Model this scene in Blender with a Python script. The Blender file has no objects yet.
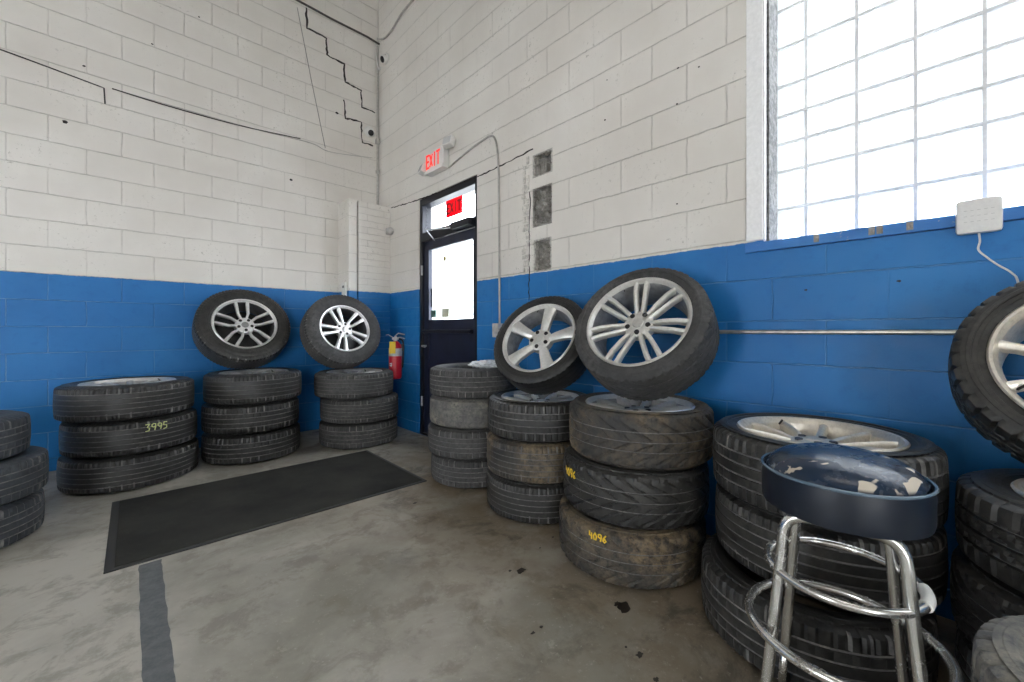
import bpy, bmesh, math, random
from mathutils import Vector, Matrix
random.seed(7)
PI = math.pi
D = bpy.data
SC = bpy.context.scene
COL = SC.collection

# ------------------------------------------------------------------ camera, world, lights, exposure
CAMX, CAMY, CAMZ = -2.25, -4.74, 1.085
cam_d = D.cameras.new('camera'); cam = D.objects.new('camera', cam_d); COL.objects.link(cam)
cam.location = (CAMX, CAMY, CAMZ)
cam.rotation_euler = (PI/2, 0, -math.radians(43.55))
cam_d.sensor_width = 36.0; cam_d.lens = 407/1024*36
cam_d.shift_y = -10/1024
cam_d.clip_start = .02
SC.camera = cam

w = D.worlds.new('sky'); SC.world = w; w.use_nodes = True
nt = w.node_tree; bg = nt.nodes['Background']
bg.inputs[0].default_value = (.92, .96, 1, 1); bg.inputs[1].default_value = 9.0

def area(name, loc, rot, sx, sy, power, col, spread=180):
    l = D.lights.new(name, 'AREA'); l.shape = 'RECTANGLE'; l.size = sx; l.size_y = sy
    l.energy = power; l.color = col; l.spread = math.radians(spread)
    o = D.objects.new(name, l); COL.objects.link(o); o.location = loc; o.rotation_euler = rot
    return o
# tube lamps of the workshop ceiling
area('ceiling_lamp_light', (-2.6, -5.2, 5.05), (0, 0, 0), .3, 2.4, 14, (1, .93, .82))

SC.view_settings.view_transform = 'Standard'
SC.view_settings.look = 'None'
SC.view_settings.gamma = 1
SC.view_settings.use_curve_mapping = False
SC.view_settings.exposure = 0.66

# ------------------------------------------------------------------ helpers
c_, s_ = .7247, .689
def ray(px):
    l = (px-512)/407; return l*c_+s_, -l*s_+c_
def WR(px, py, off=0):      # point on the right wall's plane (Y, Z)
    X, Y = ray(px); t = (-CAMX+off)/X; return (Y*t+CAMY, CAMZ+(331-py)/407*t)
def WL(px, py, off=0):      # point on the left wall's plane (X, Z)
    X, Y = ray(px); t = (-CAMY-off)/Y; return (X*t+CAMX, CAMZ+(331-py)/407*t)
def polar(d, deg):          # floor point at a distance and bearing from the camera
    a = math.radians(deg); l = d*math.sin(a); dd = d*math.cos(a)
    return (l*c_+dd*s_+CAMX, -l*s_+dd*c_+CAMY)

def tag(o, label=None, cat=None, group=None, kind=None):
    if label: o['label'] = label
    if cat: o['category'] = cat
    if group: o['group'] = group
    if kind: o['kind'] = kind
    return o
def link(name, bm, mats, parent=None, smooth=False, auto=None):
    me = D.meshes.new(name)
    bmesh.ops.recalc_face_normals(bm, faces=bm.faces)
    bm.to_mesh(me); bm.free()
    if not isinstance(mats, (list, tuple)): mats = [mats]
    for m in mats: me.materials.append(m)
    if smooth or auto:
        for p in me.polygons: p.use_smooth = True
    if auto: me.set_sharp_from_angle(angle=math.radians(auto))
    o = D.objects.new(name, me); COL.objects.link(o); o.parent = parent
    return o
def empty(name, loc=(0, 0, 0), rot=(0, 0, 0)):
    o = D.objects.new(name, None); COL.objects.link(o); o.location = loc; o.rotation_euler = rot
    o.empty_display_size = .1
    return o
def struct(o): o['kind'] = 'structure'; return o

def box(bm, x0, x1, y0, y1, z0, z1, bev=0, mi=0):
    vs = [bm.verts.new((x, y, z)) for x in (x0, x1) for y in (y0, y1) for z in (z0, z1)]
    fs = []
    for f in ((0,1,3,2), (4,6,7,5), (0,4,5,1), (2,3,7,6), (0,2,6,4), (1,5,7,3)):
        fc = bm.faces.new([vs[i] for i in f]); fc.material_index = mi; fs.append(fc)
    if bev:
        es = list({e for f in fs for e in f.edges})
        r = bmesh.ops.bevel(bm, geom=es, offset=bev, segments=2, affect='EDGES', profile=.6)
        for f in r['faces']: f.material_index = mi
    return vs
def lathe(bm, prof, n=64, M=None, closed=False, mi=0, a0=0):
    rings = []
    for i in range(n):
        a = 2*PI*i/n + a0
        rings.append([bm.verts.new((r*math.cos(a), r*math.sin(a), z)) for r, z in prof])
    m = len(prof)
    for i in range(n):
        A = rings[i]; B = rings[(i+1) % n]
        for j in range(m if closed else m-1):
            k = (j+1) % m
            if prof[j][0] < 1e-6 and prof[k][0] < 1e-6: continue
            f = bm.faces.new((A[j], B[j], B[k], A[k])); f.material_index = mi
    vs = [v for r in rings for v in r]
    if M: bmesh.ops.transform(bm, matrix=M, verts=vs)
    bmesh.ops.remove_doubles(bm, verts=vs, dist=1e-6)
def tube(bm, pts, r, n=12, closed=False, rr=None, caps=True):
    pts = [Vector(p) for p in pts]; m = len(pts); rings = []
    up = None
    for i, p in enumerate(pts):
        if closed: t = pts[(i+1) % m]-pts[i-1]
        else: t = pts[min(i+1, m-1)]-pts[max(i-1, 0)]
        t.normalize()
        if up is None:
            up = Vector((0, 0, 1)) if abs(t.z) < .9 else Vector((1, 0, 0))
        side = t.cross(up).normalized(); up = side.cross(t).normalized()
        q = rr[i] if rr else r
        rings.append([bm.verts.new(p+side*math.cos(2*PI*k/n)*q+up*math.sin(2*PI*k/n)*q) for k in range(n)])
    for i in range(m if closed else m-1):
        A, B = rings[i], rings[(i+1) % m]
        for k in range(n): bm.faces.new((A[k], A[(k+1) % n], B[(k+1) % n], B[k]))
    if not closed and caps: bm.faces.new(rings[0]); bm.faces.new(rings[-1][::-1])
def smooth_path(pts, k=6):
    P = [Vector(p) for p in pts]; out = []
    for i in range(len(P)-1):
        a = P[max(i-1, 0)]; b = P[i]; c = P[i+1]; d = P[min(i+2, len(P)-1)]
        for j in range(k):
            t = j/k
            out.append(.5*((2*b)+(c-a)*t+(2*a-5*b+4*c-d)*t*t+(3*b-a-3*c+d)*t**3))
    out.append(P[-1]); return out
def ribbon(bm, lines, width, h, fn, widthf=None):
    """raised strokes: lines in (u,v); fn maps (u,v,height) to 3D"""
    for ln in lines:
        P = [Vector((p[0], p[1])) for p in ln]; n = len(P); L = []
        for i, p in enumerate(P):
            t = (P[min(i+1, n-1)]-P[max(i-1, 0)])
            t = t.normalized() if t.length > 1e-9 else Vector((1, 0))
            q = Vector((-t.y, t.x))*(width/2*(widthf(i, n) if widthf else 1))
            a, b = p+q, p-q
            L.append([bm.verts.new(fn(a.x, a.y, 0)), bm.verts.new(fn(a.x, a.y, h)), bm.verts.new(fn(b.x, b.y, h)), bm.verts.new(fn(b.x, b.y, 0))])
        for i in range(n-1):
            for k in range(4):
                bm.faces.new((L[i][k], L[i][(k+1) % 4], L[i+1][(k+1) % 4], L[i+1][k]))
        bm.faces.new(L[0]); bm.faces.new(L[-1][::-1])

# ------------------------------------------------------------------ material kit
class N:
    def __init__(s, name):
        s.m = D.materials.new(name); s.m.use_nodes = True; s.t = s.m.node_tree
        s.b = s.t.nodes['Principled BSDF']; s.o = s.t.nodes['Material Output']
    def n(s, typ, **k):
        x = s.t.nodes.new(typ)
        for a, v in k.items(): setattr(x, a, v)
        return x
    def l(s, a, b): s.t.links.new(a, b)
    def set(s, inp, v):
        if hasattr(v, 'is_output') or isinstance(v, bpy.types.NodeSocket): s.l(v, inp)
        else: inp.default_value = v
    def pos(s): return s.n('ShaderNodeNewGeometry').outputs['Position']
    def obj(s): return s.n('ShaderNodeTexCoord').outputs['Object']
    def math(s, op, a, b=0.0, c=0.0, clamp=False):
        x = s.n('ShaderNodeMath', operation=op); x.use_clamp = clamp
        s.set(x.inputs[0], a); s.set(x.inputs[1], b); s.set(x.inputs[2], c); return x.outputs[0]
    def sep(s, v):
        x = s.n('ShaderNodeSeparateXYZ'); s.l(v, x.inputs[0]); return x.outputs
    def comb(s, x, y, z=0.0):
        q = s.n('ShaderNodeCombineXYZ')
        for i, v in enumerate((x, y, z)): s.set(q.inputs[i], v)
        return q.outputs[0]
    def noise(s, vec, scale, detail=4, rough=.55, dist=0):
        x = s.n('ShaderNodeTexNoise'); s.l(vec, x.inputs['Vector'])
        x.inputs['Scale'].default_value = scale; x.inputs['Detail'].default_value = detail
        x.inputs['Roughness'].default_value = rough; x.inputs['Distortion'].default_value = dist
        return x.outputs[0]
    def ramp(s, v, a, b, ca=0.0, cb=1.0):
        x = s.n('ShaderNodeMapRange'); x.clamp = True; s.l(v, x.inputs[0])
        for i, q in enumerate((a, b, ca, cb)): x.inputs[i+1].default_value = q
        return x.outputs[0]
    def mix(s, f, a, b, bt='MIX'):
        x = s.n('ShaderNodeMix', data_type='RGBA', blend_type=bt)
        s.set(x.inputs[0], f); s.set(x.inputs[6], a); s.set(x.inputs[7], b); return x.outputs[2]
    def bump(s, h, st=.3, d=.01, prev=None):
        x = s.n('ShaderNodeBump'); x.inputs['Strength'].default_value = st; x.inputs['Distance'].default_value = d
        s.l(h, x.inputs['Height'])
        if prev is not None: s.l(prev, x.inputs['Normal'])
        return x.outputs[0]
    def fin(s, col=None, rough=None, metal=None, normal=None, **k):
        if col is not None: s.set(s.b.inputs['Base Color'], col)
        if rough is not None: s.set(s.b.inputs['Roughness'], rough)
        if metal is not None: s.set(s.b.inputs['Metallic'], metal)
        if normal is not None: s.l(normal, s.b.inputs['Normal'])
        for a, v in k.items(): s.set(s.b.inputs[a.replace('_', ' ')], v)
        return s.m
def C(r, g, b): return (r, g, b, 1)
def simple(name, col, rough=.5, metal=0, nz=.0, sc=30, **k):
    q = N(name); c = C(*col)
    if nz:
        v = q.noise(q.obj(), sc)
        c = q.mix(q.ramp(v, .3, .7), C(*[x*(1-nz) for x in col]), C(*[min(1, x*(1+nz)) for x in col]))
        return q.fin(c, rough, metal, q.bump(v, .1, .003), **k)
    return q.fin(c, rough, metal, **k)

BLUE_TOP = 1.525
def wall_mat(name, axis, x0, z0, bw=.411, rh=.204, split=True, small=False, vfade=(.35, 1)):
    q = N(name); P = q.pos(); X = q.sep(P)
    u = q.math('ADD', X[axis], x0); v = q.math('ADD', X[2], z0)
    wob = q.noise(P, 9, 3)
    wv = q.math('MULTIPLY', q.math('SUBTRACT', wob, .5), .012)
    vec = q.comb(q.math('ADD', u, wv), q.math('ADD', v, wv))
    U = q.sep(vec)
    rowf = q.math('DIVIDE', U[1], rh); row = q.math('FLOOR', rowf); fv = q.math('FRACT', rowf)
    odd = q.math('MODULO', row, 2.0)
    fu = q.math('FRACT', q.math('ADD', q.math('DIVIDE', U[0], bw), q.math('SUBTRACT', .5, q.math('MULTIPLY', odd, .5))))
    dh = q.math('MULTIPLY', q.math('MINIMUM', fv, q.math('SUBTRACT', 1.0, fv)), rh)
    dv = q.math('MULTIPLY', q.math('MINIMUM', fu, q.math('SUBTRACT', 1.0, fu)), bw)
    jw = .0032 if small else .0045
    hor = q.ramp(dh, jw*.35, jw, 1, 0); ver = q.ramp(dv, jw*.35, jw, 1, 0)
    vm = q.ramp(q.noise(P, .9, 2), .40, .62, *vfade)
    fac = q.math('MAXIMUM', hor, q.math('MULTIPLY', ver, vm))
    fine = q.noise(P, 120, 4, .7); mid = q.noise(P, 14, 5, .65); big = q.noise(P, 1.3, 4)
    # mortar joints partly filled by paint
    mk = q.math('MULTIPLY', fac, q.ramp(mid, .32, .62, .25, 1))
    white = q.mix(q.ramp(big, .3, .7), C(.70, .66, .605), C(.83, .80, .75))
    white = q.mix(q.math('MULTIPLY', q.ramp(q.noise(P, 34, 6, .8), .57, .64), q.ramp(q.noise(P, 2.6, 3), .48, .66)), white, C(.40, .37, .33))
    white = q.mix(q.math('MULTIPLY', mk, .5), white, C(.36, .33, .30))
    if split:
        blue = q.mix(q.ramp(big, .35, .7), C(.004, .145, .43), C(.014, .20, .53))
        blue = q.mix(q.ramp(mid, .55, .8, 0, .5), blue, C(.012, .10, .36))
        blue = q.mix(q.ramp(q.noise(P, 55, 4, .8), .70, .74, 0, .6), blue, C(.35, .42, .50))
        blue = q.mix(q.math('MULTIPLY', mk, q.ramp(q.noise(P, 2.1, 3), .4, .6, .25, .6)), blue, C(.25, .42, .62))
        e = q.math('ADD', X[2], q.math('MULTIPLY', q.math('SUBTRACT', q.noise(P, 22, 4), .5), .016))
        col = q.mix(q.ramp(e, BLUE_TOP-.002, BLUE_TOP+.002), blue, white)
    else: col = white
    h = q.math('SUBTRACT', q.math('MULTIPLY', q.math('ADD', q.math('MULTIPLY', fine, .12), q.math('MULTIPLY', mid, .25)), 1), q.math('MULTIPLY', fac, .9))
    return q.fin(col, q.ramp(mid, .3, .7, .42, .62), 0, q.bump(h, .8, .006))

M_WL = wall_mat('painted_block_left', 0, 2.681+8.22, -1.120+2.04)
M_WR = wall_mat('painted_block_right', 1, 3.98+8.22, -1.133+2.04, vfade=(.05, .8))
M_PIL = wall_mat('painted_brick', 0, 5.08, -1.12+2.04, .40, .072, small=True)
M_PIL2 = wall_mat('painted_block_pier', 0, 5.2, -1.12+2.04, .8, .204)
M_PLAIN = wall_mat('painted_block_plain', 1, 8.0, .92, split=False)

def floor_mat():
    q = N('stained_concrete'); P = q.pos(); X = q.sep(P)
    n1 = q.noise(P, 1.1, 6, .6, .4); n2 = q.noise(P, 6, 7, .7, .3); n3 = q.noise(P, 60, 4, .7); n4 = q.noise(P, 2.2, 5, .6)
    col = q.mix(q.ramp(n1, .40, .60), C(.28, .265, .225), C(.50, .475, .42))
    col = q.mix(q.ramp(n2, .50, .60, 0, .5), col, C(.21, .19, .155))
    # old brown oil and rust soaked in near the stacks on the right
    near = q.ramp(X[0], -1.75, -.55)
    far = q.ramp(X[1], -1.3, -2.0)
    st = q.math('MULTIPLY', q.math('MULTIPLY', near, far), q.ramp(n4, .28, .50))
    col = q.mix(q.math('MULTIPLY', st, .8), col, C(.19, .135, .075))
    col = q.mix(q.math('MULTIPLY', q.ramp(q.noise(P, 3.3, 7, .72, .5), .52, .64, 0, .8), near), col, C(.055, .046, .034))
    col = q.mix(q.ramp(q.noise(P, 13, 5, .75), .60, .66, 0, .45), col, C(.45, .42, .36))
    col = q.mix(q.ramp(n3, .62, .68, 0, .45), col, C(.50, .48, .43))
    h = q.math('ADD', q.math('MULTIPLY', n3, .3), n2)
    return q.fin(col, q.ramp(n2, .3, .7, .38, .62), 0, q.bump(h, .25, .006))
M_FLOOR = floor_mat()
M_CEIL = simple('ceiling_paint', (.22, .21, .20), .8, 0, .1, 4)

def rubber(name, base=.030, dust=(.16, .13, .09), amt=.35, rough=.55, patch=.0, seed=0.0, tint=(1, 1, 1.02)):
    q = N(name); o = q.obj(); v = q.n('ShaderNodeVectorMath', operation='ADD'); q.l(o, v.inputs[0]); v.inputs[1].default_value = (seed, seed*1.7, seed*.3)
    v = v.outputs[0]
    n1 = q.noise(v, 5, 5, .65); n2 = q.noise(v, 38, 5, .7); n3 = q.noise(v, 140, 3, .6)
    col = q.mix(q.ramp(n2, .3, .75), C(base*tint[0]*.8, base*tint[1]*.8, base*tint[2]*.8), C(base*tint[0]*1.5, base*tint[1]*1.5, base*tint[2]*1.5))
    col = q.mix(q.math('MULTIPLY', q.ramp(n1, .38, .68), q.math('MULTIPLY', q.ramp(n2, .35, .62), amt)), col, C(*dust))
    if patch:
        p = q.math('MULTIPLY', q.ramp(q.noise(v, 2.6, 3), .47, .60), q.ramp(q.noise(v, 24, 5, .75), .40, .60))
        col = q.mix(q.math('MULTIPLY', p, patch), col, C(.27, .20, .12))
    return q.fin(col, q.ramp(n2, .3, .7, rough-.08, rough+.12), 0, q.bump(q.math('ADD', n2, q.math('MULTIPLY', n3, .4)), .3, .003), Specular_IOR_Level=.45)
R_BLACK = rubber('rubber_black', .020, (.10, .095, .08), .4, .42)
R_BLACK2 = rubber('rubber_black_b', .018, (.09, .088, .08), .4, .42, seed=3)
R_DUSTY = rubber('rubber_dusty', .022, (.17, .14, .10), .8, patch=.8, seed=5)
R_BROWN = rubber('rubber_brown', .035, (.16, .125, .08), .7, .7, patch=1, seed=9)
R_GREY = rubber('rubber_grey', .040, (.15, .145, .14), .6, .7, seed=13)
R_COOL = rubber('rubber_cool', .034, (.11, .13, .15), .6, .5, seed=17, tint=(.9, 1, 1.15))
R_PALE = rubber('rubber_pale', .085, (.30, .28, .23), .9, .75, patch=.4, seed=21)

M_GROOVE = rubber('groove_dust', .10, (.30, .285, .26), .9, .8, seed=31)
def alloy(name, col, rough, dirt=.25):
    q = N(name); o = q.obj(); n1 = q.noise(o, 7, 4); n2 = q.noise(o, 60, 5, .7)
    c = q.mix(q.math('MULTIPLY', q.ramp(n2, .45, .7), dirt), C(*col), C(col[0]*.45, col[1]*.42, col[2]*.38))
    return q.fin(c, q.ramp(n1, .3, .7, rough-.08, rough+.08), .72, q.bump(n2, .08, .002))
A_BRIGHT = alloy('alloy_bright', (.86, .86, .86), .34)
A_SILVER = alloy('alloy_silver', (.84, .84, .82), .38)
A_SATIN = alloy('alloy_satin', (.76, .75, .72), .40)
A_GOLDISH = alloy('alloy_warm', (.84, .79, .70), .42, .4)
A_DARK = simple('alloy_dark_barrel', (.10, .10, .105), .5, .5, .3, 20)
A_DARK2 = simple('alloy_grey_barrel', (.36, .36, .36), .5, .6, .3, 20)
M_HUB = simple('hub_shadow_grey', (.08, .08, .085), .5, .3)
M_PLUG = simple('black_plastic', (.015, .015, .017), .4)

# ------------------------------------------------------------------ room shell
def wall_grid(bm, us, zs, holes, fn, depth):
    """wall face at depth 0 with openings, back face and reveals; fn(u, z, d) -> xyz"""
    us = sorted(set(us+[h[i] for h in holes for i in (0, 1)])); zs = sorted(set(zs+[h[i] for h in holes for i in (2, 3)]))
    def inside(u, z): return any(h[0] < u < h[1] and h[2] < z < h[3] for h in holes)
    for i in range(len(us)-1):
        for j in range(len(zs)-1):
            if inside((us[i]+us[i+1])/2, (zs[j]+zs[j+1])/2): continue
            for d in (0, depth):
                bm.faces.new([bm.verts.new(fn(u, z, d)) for u, z in ((us[i], zs[j]), (us[i+1], zs[j]), (us[i+1], zs[j+1]), (us[i], zs[j+1]))])
    for h in holes:
        cs = [(h[0], h[2]), (h[1], h[2]), (h[1], h[3]), (h[0], h[3])]
        for k in range(4):
            a, b = cs[k], cs[(k+1) % 4]
            bm.faces.new([bm.verts.new(fn(*a, 0)), bm.verts.new(fn(*b, 0)), bm.verts.new(fn(*b, depth)), bm.verts.new(fn(*a, depth))])
    bmesh.ops.remove_doubles(bm, verts=bm.verts, dist=1e-5)
ZC = 5.6
DOOR = (-1.925, -.945, 0.0, 2.47)
WIN = (-6.86, -4.146, 1.47, 4.10)
NICHES = [(-2.80, -2.60, 2.245, 2.42), (-2.795, -2.60, 1.87, 2.165), (-2.79, -2.61, 1.53, 1.775)]
bm = bmesh.new(); wall_grid(bm, [-9, .3], [0, ZC], [DOOR, WIN]+NICHES, lambda u, z, d: (d, u, z), .30)
struct(link('wall_right', bm, M_WR))
bm = bmesh.new(); wall_grid(bm, [-8, 0], [0, ZC], [], lambda u, z, d: (u, d, z), .30)
struct(link('wall_left', bm, M_WL))
bm = bmesh.new(); wall_grid(bm, [-8, 0], [0, ZC], [(-6.4, -4.4, 0, 2.4)], lambda u, z, d: (u, -9-d, z), .30)
struct(link('wall_behind', bm, M_PLAIN))
bm = bmesh.new(); wall_grid(bm, [-9, .3], [0, ZC], [(-4.0, -2.6, 0, 2.3)], lambda u, z, d: (-8-d, u, z), .30)
struct(link('wall_far', bm, M_PLAIN))
bm = bmesh.new(); box(bm, -8.3, .3, -9.3, .3, -.12, 0); struct(link('floor', bm, M_FLOOR))
bm = bmesh.new(); box(bm, -8.3, .3, -9.3, .3, ZC, ZC+.15); struct(link('ceiling', bm, M_CEIL))
bm = bmesh.new(); box(bm, .3, 14, -12, 12, -.14, -.02)
struct(link('ground', bm, simple('outdoor_pavement', (.45, .44, .42), .8, 0, .15, 3)))

# brick chimney breast and block pier in the corner
bm = bmesh.new(); box(bm, -.378, -.002, -.31, -.002, 0, 2.53, .006); struct(link('trim_1', bm, M_PIL))
bm = bmesh.new(); box(bm, -.485, -.392, -.30, -.002, 0, 2.535, .006); struct(link('trim_2', bm, M_PIL2))

# rough broken masonry in the chased strip
def rubble_mat():
    q = N('broken_block'); o = q.pos(); a = q.noise(o, 13, 4, .6); b = q.noise(o, 60, 3, .6)
    col = q.mix(q.ramp(a, .35, .65), C(.20, .19, .17), C(.42, .40, .37)); col = q.mix(q.ramp(b, .6, .7, 0, .5), col, C(.72, .70, .66))
    return q.fin(col, .9, 0, q.bump(q.math('ADD', a, b), .9, .01))
M_RUB = rubble_mat()
def rough_patch(name, y0, y1, z0, z1, xb, amp, mat, n=14, m=20, seed=1, edge=0.0):
    rnd = random.Random(seed); bm = bmesh.new(); g = []
    for i in range(n+1):
        row = []
        for j in range(m+1):
            ed = i in (0, n) or j in (0, m)
            x = edge if ed and edge else xb + rnd.uniform(-amp, amp)
            row.append(bm.verts.new((x, y0+(y1-y0)*i/n, z0+(z1-z0)*j/m)))
        g.append(row)
    for i in range(n):
        for j in range(m): bm.faces.new((g[i][j], g[i+1][j], g[i+1][j+1], g[i][j+1]))
    return struct(link(name, bm, mat))
for i, h in enumerate(NICHES):
    o = rough_patch('trim_%d' % (3+i), h[0]-.004, h[1]+.004, h[2]-.004, h[3]+.004, (.07, .045, .035)[i], .018, M_RUB, seed=i+1)
# ragged broken edges of the block faces around each niche
rnd = random.Random(21)
for i, h in enumerate(NICHES):
    bm = bmesh.new(); y0, y1, z0, z1 = h
    segs = []
    for k in range(16):
        t = k/16; segs += [(y0+(y1-y0)*t, z0, 0), (y0+(y1-y0)*t, z1, 0), (y0, z0+(z1-z0)*t, 1), (y1, z0+(z1-z0)*t, 1)]
    for yy, zz, v in segs:
        a, b = rnd.uniform(.004, .022), rnd.uniform(.008, .02)
        if v: a, b = b*.8+.004, b
        vs = box(bm, rnd.uniform(.0005, .006), rnd.uniform(.02, .06), yy-a, yy+a, zz-b*.6, zz+b*.6)
        c = Vector((.02, yy, zz)); M = Matrix.Translation(c) @ Matrix.Rotation(rnd.uniform(-.7, .7), 4, 'X') @ Matrix.Translation(-c)
        bmesh.ops.transform(bm, matrix=M, verts=vs)
    struct(link('trim_%d' % (21+i), bm, M_RUB if i == 1 else simple('chipped_block_%s' % 'abc'[i], (.50, .48, .44), .9, 0, .35, 50)))
# exposed cell block in the top niche
bm = bmesh.new()
box(bm, -.0+.012, .06, -2.73, -2.61, 2.25, 2.335, .006)
for k in range(3): 
    yy = -2.715+k*.042
    box(bm, .006, .02, yy, yy+.006, 2.255, 2.33, .001)
struct(link('trim_6', bm, M_RUB))
# rows of chipped block ends along the chase
rnd = random.Random(4); bm = bmesh.new()
z = 1.54
while z < 2.42:
    hgt = rnd.uniform(.03, .07)
    for yy in (-2.565, -2.525):
        wv = rnd.uniform(.022, .034)
        if rnd.random() < .85: box(bm, -rnd.uniform(.004, .012), .01, yy, yy+wv, z, z+hgt*.8, .003)
    z += hgt
struct(link('trim_7', bm, simple('chipped_paint', (.66, .63, .58), .8, 0, .3, 40)))

# cracks: open joints running through the blocks (thin dark filled ribbons)
M_CRACK = simple('open_joint_dark', (.035, .03, .028), .95)
M_STAINL = simple('joint_shadow', (.20, .18, .16), .95)
def crack(name, pts, wall, width, mat=M_CRACK, jit=.006, h=.0015):
    rnd = random.Random(len(pts)*7+int(pts[0][0])); out = []
    cv = [wall(*p) for p in pts]
    for a, b in zip(cv, cv[1:]):
        L = math.hypot(b[0]-a[0], b[1]-a[1]); n = max(2, int(L/.03))
        for k in range(n): t = k/n; out.append((a[0]+(b[0]-a[0])*t+rnd.uniform(-jit, jit), a[1]+(b[1]-a[1])*t+rnd.uniform(-jit, jit)))
    out.append(cv[-1])
    fn = (lambda u, v, d: (u, .001-d*1.6, v)) if wall is WL else (lambda u, v, d: (.001-d*1.6, u, v))
    bm = bmesh.new(); ribbon(bm, [out], width, h, fn, lambda i, n: .5+rnd.random()*.9)
    return struct(link(name, bm, mat))
crack('trim_8', [(306, 8), (307, 28), (326, 38), (327, 55), (344, 64), (345, 82), (361, 90), (362, 107), (375, 113)], WL, .018)
crack('trim_9', [(344, 100), (345, 118), (361, 122), (362, 142), (373, 146)], WL, .016)
crack('trim_10', [(530, 192), (530, 215), (529, 245), (529, 300)], WR, .008)
crack('trim_11', [(391, 208), (415, 201), (450, 188), (482, 175), (520, 156), (533, 149)], WR, .011, jit=.004)

def spots(name, pts, wall, mat):
    bm = bmesh.new(); rnd = random.Random(5)
    for px, py, r in pts:
        u, v = wall(px, py); n = 12; ring = []
        q = [r*.75*rnd.uniform(.7, 1.15) for _ in range(n)]
        f = (lambda a, b, d: (a, -d, b)) if wall is WL else (lambda a, b, d: (-d, a, b))
        top = [bm.verts.new(f(u+q[k]*math.cos(2*PI*k/n), v+q[k]*.7*math.sin(2*PI*k/n), .0015)) for k in range(n)]
        bot = [bm.verts.new(f(u+q[k]*math.cos(2*PI*k/n), v+q[k]*.7*math.sin(2*PI*k/n), -.002)) for k in range(n)]
        bm.faces.new(top)
        for k in range(n): bm.faces.new((top[k], top[(k+1) % n], bot[(k+1) % n], bot[k]))
    return struct(link(name, bm, mat))
spots('trim_13', [(65, 122, .022), (84, 66, .014), (337, 113, .025), (291, 180, .022), (199, 17, .012), (152, 44, .012)], WL, M_CRACK)
spots('trim_14', [(605, 120, .009), (677, 104, .009), (678, 68, .009), (699, 67, .008), (607, 80, .006), (806, 290, .009), (899, 281, .009), (677, 204, .008)], WR, M_CRACK)

# ------------------------------------------------------------------ door
M_NAVY = simple('dark_navy_metal', (.010, .014, .035), .38, .1, .2, 8)
M_BLKM = simple('black_frame_metal', (.010, .011, .018), .35, .2, .2, 8)
def glass_mat(name, tint=(.96, .98, 1), rough=0.02, mixf=.9):
    q = N(name); t = q.n('ShaderNodeBsdfTransparent'); g = q.n('ShaderNodeBsdfGlossy'); mx = q.n('ShaderNodeMixShader')
    t.inputs[0].default_value = C(*tint); g.inputs['Roughness'].default_value = rough
    mx.inputs[0].default_value = 1-mixf; q.l(t.outputs[0], mx.inputs[1]); q.l(g.outputs[0], mx.inputs[2]); q.l(mx.outputs[0], q.o.inputs[0])
    return q.m
M_GLASS = glass_mat('door_glass')
door = empty('door_1', (.0, DOOR[0], 0)); struct(door)
def dlink(name, bm, mat, par=None, **k):
    o = link(name, bm, mat, par or door, **k)
    o.matrix_parent_inverse = Matrix.Identity(4)
    return o
DW = DOOR[1]-DOOR[0]    # local: x depth, y along wall
XF = .012               # frame front
bm = bmesh.new()
box(bm, XF, XF+.11, .0, .045, 0, 2.47, .003); box(bm, XF, XF+.11, DW-.05, DW, 0, 2.47, .003)
box(bm, XF, XF+.11, .045, DW-.05, 2.40, 2.47, .003); box(bm, XF, XF+.11, .045, DW-.05, 2.02, 2.11, .003)
box(bm, XF, XF+.11, .045, DW-.05, 0, .02, .002)
dlink('door_frame', bm, M_BLKM)
for ja, jb in ((DW-.02, DW-.001), (.001, .02)):
    bm = bmesh.new(); box(bm, .13, .302, ja, jb, 0, 2.42, .001); dlink('outer_jamb', bm, simple('pale_jamb', (.8, .8, .8), .6))
y0, y1 = .05, DW-.055
bm = bmesh.new()
xl, xr = XF+.02, XF+.065
box(bm, xl, xr, y0, y0+.05, .025, 2.015, .003); box(bm, xl, xr, y1-.085, y1, .025, 2.015, .003)
box(bm, xl, xr, y0+.05, y1-.085, 1.925, 2.015, .003); box(bm, xl, xr, y0+.05, y1-.085, 1.10, 1.20, .003)
box(bm, xl+.008, xr-.008, y0+.05, y1-.085, .23, 1.10, .001); box(bm, xl, xr, y0+.05, y1-.085, .025, .23, .003)
leaf = dlink('door_leaf', bm, M_NAVY)
bm = bmesh.new(); box(bm, xl+.018, xl+.024, y0+.05, y1-.085, 1.20, 1.925); dlink('door_pane', bm, M_GLASS, leaf)
bm = bmesh.new(); box(bm, xl-.05, xl-.03, y0+.03, y1-.03, 1.065, 1.095, .006)
box(bm, xl-.04, xl, y0+.04, y0+.08, 1.06, 1.10, .004); box(bm, xl-.04, xl, y1-.08, y1-.04, 1.06, 1.10, .004)
dlink('push_bar', bm, M_BLKM, leaf)
bm = bmesh.new(); tube(bm, [(xl-.002, y1-.04, .93), (xl-.05, y1-.04, .93), (xl-.052, y1-.10, .925)], .011, 10); dlink('door_handle', bm, simple('worn_steel', (.5, .5, .5), .35, .9), leaf, auto=40)
bm = bmesh.new(); box(bm, XF+.05, XF+.056, .045, DW-.05, 2.11, 2.40); dlink('transom_pane', bm, M_GLASS)
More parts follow.
